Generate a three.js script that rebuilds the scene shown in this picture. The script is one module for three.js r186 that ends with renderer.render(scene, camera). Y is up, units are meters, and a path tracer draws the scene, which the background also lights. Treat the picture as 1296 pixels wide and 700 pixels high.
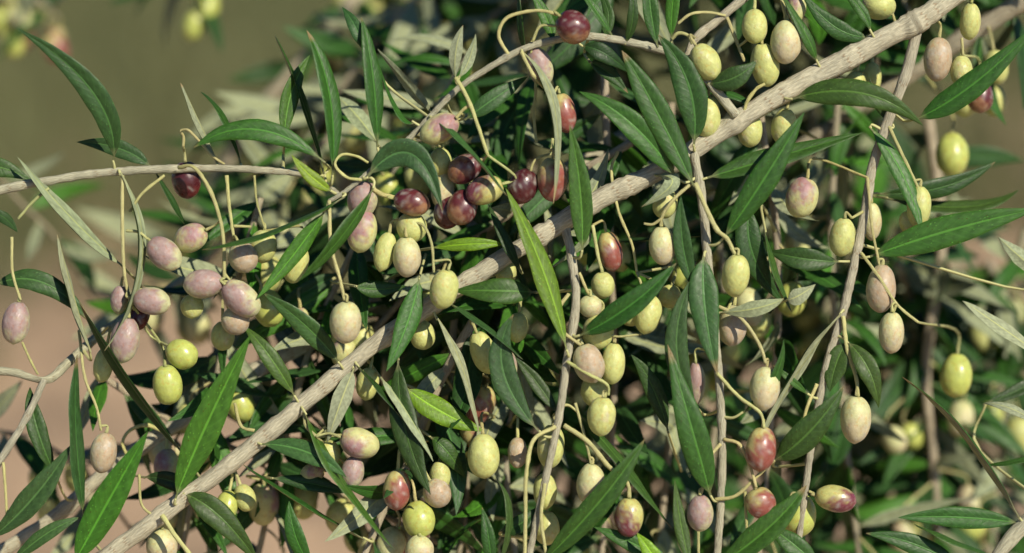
import * as THREE from 'three';
import { Sky } from 'three/addons/objects/Sky.js';
import { ImprovedNoise } from 'three/addons/math/ImprovedNoise.js';
import { mergeGeometries } from 'three/addons/utils/BufferGeometryUtils.js';

// ───────── camera, sky, sun, exposure ─────────
const scene = new THREE.Scene();
const FOCUS = 1.6, SPAN = 0.58, PX = SPAN / 1296;          // metres to the branch in focus, width of the view there, metres per photo pixel there
const camera = new THREE.PerspectiveCamera(2 * Math.atan(SPAN * 553 / 1024 / 2 / FOCUS) * 180 / Math.PI, 1024 / 553, 0.05, 500);
camera.position.set(0, 1.62, FOCUS);
camera.rotation.x = -10 * Math.PI / 180;
camera.focus = FOCUS; camera.userData.fStop = 2.4;
camera.updateMatrixWorld(true); camera.updateProjectionMatrix();

const renderer = new THREE.WebGLRenderer({ antialias: true });
renderer.setSize(1024, 553);
renderer.toneMapping = THREE.LinearToneMapping;
renderer.toneMappingExposure = 1.28;
renderer.shadowMap.enabled = true;

const sunDir = new THREE.Vector3().setFromSphericalCoords(1, Math.PI / 2 - 36 * Math.PI / 180, 36 * Math.PI / 180);
const sky = new Sky(); sky.name = 'sky'; sky.scale.setScalar(400); sky.userData = { kind: 'structure', label: 'clear late afternoon sky', category: 'sky' };
sky.material.uniforms.sunPosition.value.copy(sunDir);
sky.material.uniforms.turbidity.value = 3; sky.material.uniforms.rayleigh.value = 0.9;
sky.material.uniforms.mieCoefficient.value = 0.004; sky.material.uniforms.cloudCoverage.value = 0;
scene.add(sky);
scene.environmentIntensity = 0.1;
const sun = new THREE.DirectionalLight(new THREE.Color(1, 0.89, 0.72), 5);
sun.position.copy(sunDir).multiplyScalar(8).add(new THREE.Vector3(0, 1.3, 0)); sun.target.position.set(0, 1.3, 0);
sun.castShadow = true; sun.shadow.mapSize.set(4096, 4096);
Object.assign(sun.shadow.camera, { left: -3, right: 3, top: 3, bottom: -3, near: 0.1, far: 30 });
scene.add(sun, sun.target);

// ───────── helpers ─────────
let seed = 20240607;
const rnd = () => { seed = (seed + 0x6D2B79F5) | 0; let t = Math.imul(seed ^ (seed >>> 15), 1 | seed); t = (t + Math.imul(t ^ (t >>> 7), 61 | t)) ^ t; return ((t ^ (t >>> 14)) >>> 0) / 4294967296; };
const rr = (a, b) => a + (b - a) * rnd(), pick = a => a[Math.floor(rnd() * a.length)];
const V = (x, y, z) => new THREE.Vector3(x, y, z), clamp = (x, a = 0, b = 1) => Math.min(b, Math.max(a, x)), sstep = (a, b, x) => { const t = clamp((x - a) / (b - a)); return t * t * (3 - 2 * t); };
const imp = new ImprovedNoise(), noise = (x, y, z) => imp.noise(x, y, z);
const fbm = (x, y, z, o = 4) => { let s = 0, a = .5, f = 1; for (let i = 0; i < o; i++) { s += a * noise(x * f, y * f, z * f + i * 7.3); a *= .5; f *= 2; } return s; };
// a place measured on the photograph (pixel x, y) and its distance in front of (+) or behind (-) the branch in focus, in centimetres
const at = (x, y, z = 0) => { const d = FOCUS - z * 0.01, k = PX * d / FOCUS; return V((x - 648) * k, (350 - y) * k, -d).applyMatrix4(camera.matrixWorld); };
const sizeAt = z => PX * (FOCUS - z * 0.01) / FOCUS;
const used = {};
const numbered = n => { const k = used[n] = (used[n] ?? -1) + 1; return k ? `${n}_${String(k).padStart(3, '0')}` : n; };
function thing(name, label, category, base, group) {
  const o = new THREE.Group(); o.name = numbered(name); o.position.copy(base); o.userData = { label, category };
  if (group) o.userData.group = group;
  scene.add(o); return o;
}
function part(name, geometry, material, parent, label) {
  const m = new THREE.Mesh(geometry, material); m.name = name; m.castShadow = m.receiveShadow = true;
  if (label) m.userData.label = label;
  parent.add(m); return m;
}
function dataTex(w, h, f, srgb) {
  const d = new Uint8Array(w * h * 4);
  for (let y = 0; y < h; y++) for (let x = 0; x < w; x++) { const c = f(x / w, y / h, x, y); for (let k = 0; k < 3; k++) d[(y * w + x) * 4 + k] = 255 * clamp(c[k]); d[(y * w + x) * 4 + 3] = 255; }
  const t = new THREE.DataTexture(d, w, h); t.wrapS = t.wrapT = THREE.RepeatWrapping; t.magFilter = THREE.LinearFilter; t.minFilter = THREE.LinearMipmapLinearFilter; t.generateMipmaps = true;
  if (srgb) t.colorSpace = THREE.SRGBColorSpace;
  t.needsUpdate = true; return t;
}

// ───────── materials ─────────
// leaf sheet: v above 0.5 is the upper face, below 0.5 the underside; u runs across the blade
const specks = []; for (let i = 0; i < 150; i++) specks.push([rnd(), rnd(), rr(.0012, .0042), rnd()]);
const speckAt = (() => { const g = {}; for (const s of specks) { const k = Math.floor(s[1] * 64); for (const j of [k - 1, k, k + 1]) (g[j] ||= []).push(s); } return (u, t) => { for (const s of g[Math.floor(t * 64)] || []) { const du = (u - s[0]) * .22, dt = t - s[1]; if (du * du + dt * dt < s[2] * s[2]) return s[3] < .75 ? 1 : -1; } return 0; }; })();
const leafCol = (u, v) => {
  const top = v >= .5, t = (top ? v - .5 : v) * 2, a = Math.abs(u - .5) * 2;
  const rib = 1 - sstep(.03, .11, a), vein = Math.pow(Math.abs(Math.sin((t * 17 - a * 2.2 + (u > .5 ? .35 : 0)) * Math.PI)), 14) * (1 - sstep(.75, 1, a));
  const blot = fbm(u * 5, t * 17, top ? 1 : 9, 5), grain = fbm(u * 60, t * 240, 3, 2);
  if (top) {
    let k = .66 + blot * .2 + grain * .07 + vein * .05; const s = speckAt(u, t);
    let c = [k, k, k];
    c = c.map((x, i) => x + (([1.0, 1.0, .98][i]) - x) * rib * (.7 + .25 * (1 - t)));
    if (s > 0) c = c.map(x => x + .38); else if (s < 0) c = [.75, .42, .3];
    const e = sstep(.95, 1, a); return c.map((x, i) => x + ([.95, .9, .8][i] - x) * e * .45);
  }
  const k = .8 + blot * .22 + grain * .2 - vein * .05; return [k, k, k].map((x, i) => x + ([1, .98, .8][i] - x) * rib * .8);
};
const leafMap = dataTex(256, 1024, leafCol, true);
const leafBump = dataTex(256, 1024, (u, v) => { const top = v >= .5, t = (top ? v - .5 : v) * 2, a = Math.abs(u - .5) * 2, rib = 1 - sstep(.01, .09, a); const vein = Math.pow(Math.abs(Math.sin((t * 17 - a * 2.2 + (u > .5 ? .35 : 0)) * Math.PI)), 8); const k = .5 + fbm(u * 5, t * 20, 5, 3) * .3 + (top ? -1 : 1) * (rib * .35 + vein * .08); return [k, k, k]; });
const leafRough = dataTex(128, 512, (u, v) => { const top = v >= .5, k = (top ? .5 : .8) + fbm(u * 6, v * 30, 2, 4) * .2; return [k, k, k]; });
const leafMat = new THREE.MeshPhysicalMaterial({ vertexColors: true, map: leafMap, bumpMap: leafBump, bumpScale: 0.0004, roughnessMap: leafRough, roughness: 1, specularIntensity: .5, side: THREE.DoubleSide });
const barkF = (u, v) => { const w = fbm(u * 10, v * 5, 2, 4), f = fbm(u * 34, v * 4.5, 4, 4), l = sstep(.26, .36, fbm(u * 22, v * 26, 11, 2)), p = sstep(.16, .4, fbm(u * 5, v * 3.3, 21, 4)), r = sstep(.2, .3, fbm(u * 8 + 5, v * 9, 31, 3)); return { w, f, l, p, r }; };
const tile = f => (u, v) => f(Math.abs(u * 2 - 1), Math.abs(v * 2 - 1));
const barkMap = dataTex(512, 512, tile((u, v) => { const { w, f, l, p, r } = barkF(u, v); let c = [.775, .76, .675].map(x => x * (1 + w * .3 + f * .3)); c = c.map((x, i) => x + ([.86, .83, .77][i] - x) * p * .25); c = c.map((x, i) => x + ([.52, .36, .22][i] - x) * r * .3); return c.map(x => x * (1 - l * .1)); }), true);
const barkBump = dataTex(512, 512, tile((u, v) => { const { w, f, l } = barkF(u, v), k = clamp(.5 + w * .4 + f * .6 + l * .15); return [k, k, k]; }));
const barkMat = new THREE.MeshStandardMaterial({ vertexColors: true, map: barkMap, bumpMap: barkBump, bumpScale: .0007, roughness: .88 });
const stalkMat = new THREE.MeshStandardMaterial({ vertexColors: true, bumpMap: barkBump, bumpScale: .0004, roughness: .6 });
const oliveDots = []; for (let i = 0; i < 520; i++) oliveDots.push([rnd(), rnd(), rr(.004, .0085)]);
const dotField = new Float32Array(512 * 256); for (const [x, y, r] of oliveDots) { const R = Math.ceil(r * 300); for (let j = -R; j <= R; j++) for (let i = -R; i <= R; i++) { const q = Math.hypot(i, j) / (r * 256); const X = (Math.floor(x * 512) + i + 512) % 512, Y = clamp(Math.floor(y * 256) + j, 0, 255); dotField[Y * 512 + X] = Math.max(dotField[Y * 512 + X], 1 - q); } }
const ringed = (u, v, f, s, o) => { const st = Math.sin(v * Math.PI) * f * .8; return fbm(Math.cos(u * 6.2832) * st, Math.sin(u * 6.2832) * st, Math.cos(v * Math.PI) * f + s, o); };
const oliveMap = dataTex(512, 256, (u, v, x, y) => { const b = ringed(u, v, 3, 1, 5), d = clamp(dotField[y * 512 + x]), m = sstep(.12, .3, ringed(u, v, 5, 40, 4)); const k = .86 + b * .14 + d * .16; return [k, k * (1 - m * .07), k * (1 - m * .12)]; }, true);
const oliveRough = dataTex(256, 128, (u, v) => { const k = .5 + ringed(u, v, 4, 12, 4) * .5; return [k, k, k]; });
const oliveBump = dataTex(512, 256, (u, v, x, y) => { const k = .5 + ringed(u, v, 7, 22, 4) * .5 + dotField[y * 512 + x] * .14; return [k, k, k]; });
const oliveMat = new THREE.MeshPhysicalMaterial({ vertexColors: true, map: oliveMap, roughnessMap: oliveRough, roughness: 1, bumpMap: oliveBump, bumpScale: .0003, specularIntensity: .7, sheen: .25, sheenRoughness: .6, sheenColor: new THREE.Color(.7, .69, .66) });

const glossMat = oliveMat.clone(); glossMat.roughness = .66; glossMat.sheen = 0; glossMat.specularIntensity = 1; glossMat.bumpScale = .0001;
const skinMat = k => 'YSKRD'.includes(k) ? glossMat : oliveMat;

// ───────── wood: a tapered, slightly knotty tube ─────────
function tube(points, radii, { seg = 6, sides = 10, knot = .08, colour = [.62, .6, .56], vary = .12 } = {}) {
  const curve = new THREE.CatmullRomCurve3(points, false, 'centripetal'), n = Math.max(3, Math.round((points.length - 1) * seg)), pos = [], nor = [], uv = [], col = [], idx = [];
  const fr = curve.computeFrenetFrames(n, false); let len = 0, last = null; const s0 = rr(0, 50), joints = [], whole = curve.getLength(); for (let l = rr(.01, .03); l < whole; l += rr(.022, .05)) joints.push([l, rr(.06, .2)]);
  for (let i = 0; i <= n; i++) {
    const t = i / n, p = curve.getPoint(t); if (last) len += p.distanceTo(last); last = p;
    const f = t * (radii.length - 1), k = Math.min(Math.floor(f), radii.length - 2), r1 = radii[k] + (radii[k + 1] - radii[k]) * (f - k), r0 = r1 * joints.reduce((q, [l, h]) => q + h * Math.exp(-(((len - l) / (r1 * .7 + .0012)) ** 2)), 1);
    for (let j = 0; j <= sides; j++) {
      const a = j / sides * Math.PI * 2, c = Math.cos(a), s = Math.sin(a), d = fr.normals[i].clone().multiplyScalar(c).addScaledVector(fr.binormals[i], s);
      const r = r0 * (1 + knot * (noise(c * 1.3 + s0, s * 1.3, len / r0 * .35) + .6 * Math.pow(Math.max(0, noise(s0, 3, len / r0 * .16)), 2) * 3));
      pos.push(p.x + d.x * r, p.y + d.y * r, p.z + d.z * r); nor.push(d.x, d.y, d.z); uv.push(j / sides * Math.max(1, Math.round(r0 * 2 * Math.PI / .03)), len / .05 + s0);
      const w = 1 + vary * noise(s0 + c, s, len * 60); col.push(colour[0] * w, colour[1] * w, colour[2] * w);
    }
  }
  for (let i = 0; i < n; i++) for (let j = 0; j < sides; j++) { const a = i * (sides + 1) + j, b = a + sides + 1; idx.push(a, a + 1, b, b, a + 1, b + 1); }
  for (const [i, flip] of [[0, 1], [n, 0]]) { const c = pos.length / 3, p = curve.getPoint(i / n), d = curve.getTangent(i / n).multiplyScalar(flip ? -1 : 1); pos.push(p.x, p.y, p.z); nor.push(d.x, d.y, d.z); uv.push(0, 0); col.push(...colour); for (let j = 0; j < sides; j++) { const a = i * (sides + 1) + j; flip ? idx.push(c, a + 1, a) : idx.push(c, a, a + 1); } }
  const g = new THREE.BufferGeometry(); g.setAttribute('position', new THREE.Float32BufferAttribute(pos, 3)); g.setAttribute('normal', new THREE.Float32BufferAttribute(nor, 3)); g.setAttribute('uv', new THREE.Float32BufferAttribute(uv, 2)); g.setAttribute('color', new THREE.Float32BufferAttribute(col, 3)); g.setIndex(idx);
  g.computeVertexNormals(); return g;
}

// ───────── leaf: a thin two-faced lanceolate blade with petiole, sunk midrib, rolled margins ─────────
const UU = [-1, -.86, -.5, -.09, 0, .09, .5, .86, 1];
function leafGeometry(p0, pm, p2, width, normalAt, { twist = 0, fold = .12, top = [.04, .1, .03], under = [.3, .32, .2], wave = .05, n = 18, shape = 1, dry = 0 } = {}) {
  const c = pm.clone().multiplyScalar(2).addScaledVector(p0, -.5).addScaledVector(p2, -.5), pos = [], uv = [], col = [], idx = [], curve = new THREE.QuadraticBezierCurve3(p0, c, p2), ph = rr(0, 9), m = UU.length, tan = [.42, .3, .14];
  const half = t => { const s = clamp((t - .05) / .95); const b = Math.pow(Math.sin(Math.PI * Math.pow(s, .82 * shape)), .8) * (1 - .25 * s * s * s) * (1 + .07 * noise(t * 6, ph, 1)) * width / 2; return Math.max(b, t < .12 ? .00055 : .0001); };
  for (const face of [1, -1]) for (let i = 0; i <= n; i++) {
    const t = i / n, p = curve.getPoint(t), T = curve.getTangent(t).normalize(), N0 = normalAt(p, T).applyAxisAngle(T, twist * (t - .4)), S = T.clone().cross(N0).normalize(), N = S.clone().cross(T).normalize(), w = half(t), th = Math.min(.00032, w * .5);
    for (const u of UU) {
      const wob = wave * w * Math.sin(t * 11 + ph + (u > 0 ? 1.3 : 0)) * u * u;
      const h = w * (fold * Math.abs(u) - .22 * Math.pow(Math.max(0, Math.abs(u) - .7) / .3, 2)) + wob + (u === 0 ? (face > 0 ? -.035 * w : -.05 * w) : 0) - (face < 0 ? th * (Math.abs(u) === 1 ? .15 : 2) : 0) - (face < 0 && Math.abs(u) < .1 ? .0004 * (1 - t * .7) : 0);
      const q = p.clone().addScaledVector(S, u * w * (1 - .02 * Math.sin(t * 23 + ph * (u > 0 ? 2 : 1)))).addScaledVector(N, h);
      pos.push(q.x, q.y, q.z); uv.push(.5 + u * .5 * .995, (face > 0 ? .5 : 0) + .004 + t * .492);
      const k = face > 0 ? top : under, pet = 1 - sstep(.03, .1, t); for (let e = 0; e < 3; e++) { const c0 = k[e] + ([.42, .42, .2][e] - k[e]) * pet * .8; col.push(c0 + (tan[e] - c0) * (dry && t > 1 - dry ? .8 : 0)); }
    }
  }
  for (let f = 0; f < 2; f++) for (let i = 0; i < n; i++) for (let j = 0; j < m - 1; j++) { const a = f * (n + 1) * m + i * m + j, b = a + m; f ? idx.push(a, a + 1, b, b, a + 1, b + 1) : idx.push(a, b, a + 1, b, b + 1, a + 1); }
  const g = new THREE.BufferGeometry(); g.setAttribute('position', new THREE.Float32BufferAttribute(pos, 3)); g.setAttribute('uv', new THREE.Float32BufferAttribute(uv, 2)); g.setAttribute('color', new THREE.Float32BufferAttribute(col, 3)); g.setIndex(idx); g.computeVertexNormals(); return g;
}
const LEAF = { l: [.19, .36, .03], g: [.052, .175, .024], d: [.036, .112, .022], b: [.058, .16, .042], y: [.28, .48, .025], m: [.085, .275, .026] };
const UNDER = [.35, .4, .24];
const jit = (c, a = .22) => { const k = 1 + rr(-a, a); return c.map(x => x * k * (1 + rr(-a, a) * .4)); };

// ───────── olive: unit width 1, fruit axis +y towards the stalk ─────────
// skins: [base, blush colour, share of the skin that has turned, direction it turned from, bloom]
const SKIN = {
  G: [[.57, .61, .21], [.62, .55, .3], -.65, [1, -.2, .3]], Y: [[.52, .59, .14], [.55, .55, .22], -.8, [0, -1, 0]], P: [[.61, .63, .27], [.38, .22, .22], -.32, [-.6, .5, .6]],
  Q: [[.62, .64, .31], [.6, .53, .32], -.12, [.4, -.8, .4]], M: [[.58, .59, .32], [.38, .265, .245], -.1, [-.5, .4, .5]], R: [[.56, .56, .19], [.2, .05, .07], -.1, [-.5, -.8, .2]],
  S: [[.56, .52, .2], [.3, .09, .07], .06, [.3, -.8, .4]], D: [[.38, .2, .1], [.12, .024, .03], .22, [.5, .5, .2]], K: [[.2, .035, .035], [.075, .014, .018], .3, [-.2, .4, .1]], N: [[.58, .57, .31], [.48, .38, .25], -.05, [.2, -.2, .8]],
};
const oliveGeos = {};
function oliveGeometry(kind, v) {
  const key = kind + v; if (oliveGeos[key]) return oliveGeos[key];
  const [base, blush, amount, dir] = SKIN[kind], R = 20, C = 26, pos = [], uv = [], col = [], idx = [], s = v * 13.7 + kind.charCodeAt(0), D = V(...dir).normalize(), lop = rr(-.05, .05), pear = rr(-.06, .06), nip = rr(.005, .03);
  for (let i = 0; i <= R; i++) for (let j = 0; j <= C; j++) {
    const th = i / R * Math.PI, a = j / C * Math.PI * 2, st = Math.pow(Math.sin(th), .93), ct = Math.cos(th);
    const dent = th < .3 ? (1 - th / .3) * .05 : 0, tip = th > 2.85 ? Math.pow((th - 2.85) / .29, 2) * nip : 0;
    const r = .5 * st * (1 + pear * ct), q = V(r * Math.cos(a) + lop * ct * ct * .5, .5 * ct - dent - tip, r * Math.sin(a));
    const u = q.clone().normalize(), w = 1 + .035 * noise(u.x * 1.6 + s, u.y * 1.6, u.z * 1.6); pos.push(q.x * w, q.y * w, q.z * w); uv.push(j / C, i / R);
    const n = fbm(u.x * 1.8 + s, u.y * 1.8, u.z * 1.8, 4), f = fbm(u.x * 7 + s, u.y * 7, u.z * 7, 3), b = sstep(-.24, .24, u.dot(D) * .55 + n * .75 + f * .4 + amount), bloom = sstep(.02, .35, fbm(u.x * 3 + s, u.y * 3 + 9, u.z * 3, 4)) * .4 * (.35 + b), g = 1 + n * .1 + f * .06;
    for (let k = 0; k < 3; k++) { const c = base[k] + (blush[k] - base[k]) * b; col.push((c + ([.52, .52, .46][k] - c) * bloom) * g); }
  }
  for (let i = 0; i < R; i++) for (let j = 0; j < C; j++) { const a = i * (C + 1) + j, b = a + C + 1; idx.push(a, a + 1, b, b, a + 1, b + 1); }
  const g = new THREE.BufferGeometry(); g.setAttribute('position', new THREE.Float32BufferAttribute(pos, 3)); g.setAttribute('uv', new THREE.Float32BufferAttribute(uv, 2)); g.setAttribute('color', new THREE.Float32BufferAttribute(col, 3)); g.setIndex(idx); g.computeVertexNormals();
  const nn = g.attributes.normal; for (let i = 0; i <= R; i++) { const a = i * (C + 1), b = a + C, m = V(nn.getX(a) + nn.getX(b), nn.getY(a) + nn.getY(b), nn.getZ(a) + nn.getZ(b)).normalize(); for (const k of [a, b]) nn.setXYZ(k, m.x, m.y, m.z); }
  return oliveGeos[key] = g;
}
const SKINLABEL = { D: 'ripe dark purple olive', K: 'ripe almost black olive', M: 'mauve olive with pale bloom', R: 'half red half green olive', S: 'red flushed olive', Y: 'bright yellow green olive' };

// ───────── ground ─────────
{
  const soil = dataTex(1024, 1024, tile((u, v) => { const a = fbm(u * 9, v * 9, 1, 5), b = fbm(u * 70, v * 70, 4, 3), s = sstep(.18, .36, fbm(u * 120, v * 120, 9, 2)); return [.635, .54, .435].map((x, i) => (x * (1 + a * .5 + b * .45)) + s * [.12, .12, .12][i]); }), true);
  soil.repeat.set(40, 40);
  const bump = dataTex(512, 512, tile((u, v) => { const k = .5 + fbm(u * 40, v * 40, 3, 4) * .8; return [k, k, k]; })); bump.repeat.set(40, 40);
  const g = new THREE.PlaneGeometry(240, 240, 120, 120); g.rotateX(-Math.PI / 2);
  const p = g.attributes.position; for (let i = 0; i < p.count; i++) p.setY(i, Math.hypot(p.getX(i), p.getZ(i)) > 2 ? fbm(p.getX(i) * .2, 0, p.getZ(i) * .2, 3) * .12 : 0);
  g.computeVertexNormals();
  const ground = part('ground', g, new THREE.MeshStandardMaterial({ map: soil, bumpMap: bump, bumpScale: .03, roughness: .95 }), scene);
  ground.userData = { kind: 'structure', label: 'bare pinkish brown orchard soil behind the branches', category: 'ground' };
}
{ // rough grass growing on the far soil
  const blades = []; for (let k = 0; k < 14; k++) { const a = rr(0, 6.28), h = rr(.12, .34), d = rr(.02, .14), w = rr(.004, .008), b = V(rr(-.08, .08), 0, rr(-.08, .08)), t = V(Math.cos(a) * d, h, Math.sin(a) * d).add(b), m = V(Math.cos(a) * d * .3, h * .6, Math.sin(a) * d * .3).add(b), s = V(-Math.sin(a) * w, 0, Math.cos(a) * w); const P = [b.clone().add(s), b.clone().sub(s), m.clone().add(s), m.clone().sub(s), t]; const g = new THREE.BufferGeometry(); g.setAttribute('position', new THREE.Float32BufferAttribute(P.flatMap(v => [v.x, v.y, v.z]), 3)); g.setIndex([0, 1, 2, 2, 1, 3, 2, 3, 4]); g.computeVertexNormals(); blades.push(g); }
  const spots = []; let guard = 0;
  while (spots.length < 42000 && guard++ < 600000) { const z = -6 - 32 * Math.pow(rnd(), 1.3), x = rr(-9, 9) * (1 - z / 38), n = fbm(x * .3 + 3, z * .2, 5, 3) * 1.3 + sstep(4, 19, -z) * 1.05 - .42 - sstep(.8, 3.5, x) * .6; if (n > rr(-.45, .45)) spots.push([x, z]); }
  const im = new THREE.InstancedMesh(mergeGeometries(blades), new THREE.MeshStandardMaterial({ color: 0xffffff, roughness: .8, side: THREE.DoubleSide }), spots.length);
  const m = new THREE.Matrix4(), q = new THREE.Quaternion(), c = new THREE.Color();
  spots.forEach(([x, z], i) => { const s = rr(.6, 1.5); m.compose(V(x, fbm(x * .2, 0, z * .2, 3) * .12 - .02, z), q.setFromAxisAngle(V(0, 1, 0), rr(0, 6.28)), V(s, s * rr(.6, 1.1), s)); im.setMatrixAt(i, m); const k = rnd(); im.setColorAt(i, c.setRGB(.08 + k * .07, .095 + k * .055, .035 + k * .025)); });
  im.name = 'grass'; im.userData = { kind: 'stuff', label: 'rough dry green grass on the far orchard soil', category: 'grass' }; im.castShadow = im.receiveShadow = true; scene.add(im);
}

// ───────── the branches in focus ─────────
const woods = [];          // every stem, shoot and stalk, to which leaves and olives are joined
function wood(owner, name, path, w0, w1, opt = {}) {
  const pts = path.map(([x, y, z = 0]) => at(x, y, z)), stalk = name === 'fruit_stalk', n = pts.length;
  const thin = stalk ? .8 : w0 > 18 ? .86 : .85, radii = pts.map((p, i) => thin * (w0 + (w1 - w0) * i / (n - 1)) / 2 * sizeAt(path[i][2] ?? 0));
  const g = tube(pts, radii, { sides: stalk ? 7 : w0 > 18 ? 18 : 11, seg: stalk ? 8 : 14, knot: stalk ? .22 : .22, colour: opt.colour ?? (stalk ? jit([.43, .42, .17], .14) : name === 'shoot' ? jit([.62, .62, .57], .05) : jit([.63, .63, .57], .05)) });
  g.translate(-owner.position.x, -owner.position.y, -owner.position.z);
  part(name, g, stalk ? stalkMat : barkMat, owner, opt.label);
  const curve = new THREE.CatmullRomCurve3(path.map(([x, y, z = 0]) => V(x, y, z)), false, 'centripetal'), k = n * 8, s = [];
  for (let i = 0; i <= k; i++) { const q = curve.getPoint(i / k); s.push({ x: q.x, y: q.y, z: q.z, r: (w0 + (w1 - w0) * i / k) / 2 }); }
  woods.push({ owner, stalk, s });
}
const A = thing('olive_branch', 'thick grey olive branch rising diagonally past every other branch, with hanging fruited shoots', 'branch', at(130, 706, 0));
const B = thing('olive_branch', 'thin arching olive shoot carrying maroon olives, its tip ending over the straight horizontal twig', 'branch', at(932, 143, .6));
const C = thing('olive_branch', 'thin straight horizontal olive twig with one almost black olive and dangling mauve fruit', 'branch', at(-25, 247, 0));
const Dd = thing('olive_branch', 'blurred grey olive branch running parallel underneath the thick diagonal branch', 'branch', at(-20, 712, -5));
const E = thing('olive_branch', 'small forked grey olive twig with one lilac grey olive', 'branch', at(-20, 468, .4));
const H = thing('olive_branch', 'grey olive twig stub with long narrow leaves beside the bright yellow green olive', 'branch', at(1262, 706, .5));

wood(A, 'stem', [[125, 710], [200, 655], [290, 588], [375, 518], [450, 455], [530, 396], [620, 338], [700, 288], [760, 252], [830, 218], [880, 188], [930, 155], [1000, 113], [1060, 82], [1112, 53], [1165, 25], [1215, -12]], 23, 32);
wood(A, 'shoot', [[716, 288, 0], [724, 330, .5], [729, 380, 1], [717, 460, 1.2], [708, 525, 1.3], [692, 600, 1.4], [680, 655, 1.4], [668, 712, 1.5]], 14, 10);
wood(A, 'shoot', [[878, 192, .4], [888, 250, 1], [896, 330, 1.2], [903, 400, 1.2], [910, 480, 1], [914, 560, 1], [912, 640, 1], [907, 712, 1]], 14, 11);
wood(A, 'shoot', [[1160, 40, -.2], [1146, 95, -.4], [1125, 150, -.6], [1106, 205, -.8], [1096, 260, -.6], [1084, 320, -.4], [1068, 390, -.2], [1048, 455, 0], [1036, 510, 0], [1026, 570, .2], [1018, 630, .2], [1010, 690, .2]], 17, 9);
wood(B, 'stem', [[932, 147, .6], [905, 113, .8], [880, 85, .4], [862, 72, -.2], [832, 62, 0], [790, 52, .4], [740, 46, .8], [700, 51, 1], [660, 63, 1.2], [620, 85, 1.2], [580, 112, 1.2], [545, 147, 1.2], [515, 178, 1.2], [480, 207, 1.3], [450, 232, 1.4], [430, 247, 1.5], [416, 255, 1.6]], 15, 6);
wood(B, 'shoot', [[868, 76, -.2], [878, 52, -.4], [905, 28, -.6], [945, -6, -.8]], 11, 14);
wood(C, 'stem', [[-25, 247], [20, 236], [62, 229], [110, 221], [150, 217], [210, 214], [280, 213], [340, 216], [385, 221], [410, 233, .5], [430, 248, 1.4]], 14, 9);
wood(Dd, 'stem', [[-20, 712, -5], [75, 650, -5], [130, 600, -5], [180, 565, -5], [250, 520, -5.5], [320, 472, -6], [415, 420, -6.5], [500, 360, -8], [600, 290, -9], [720, 215, -10], [850, 140, -11]], 21, 25);
wood(E, 'stem', [[-20, 468, .4], [20, 472, .3], [58, 481, 0], [90, 455, -2], [125, 425, -4], [170, 395, -6], [240, 350, -8]], 12, 15);
wood(E, 'shoot', [[56, 480, .2], [38, 520, .4], [18, 555, .6], [0, 582, .7], [-20, 618, .8]], 10, 12);
wood(H, 'stem', [[1256, 712, .5], [1276, 686, .5], [1296, 664, .5], [1325, 640, .4]], 20, 24);
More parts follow.
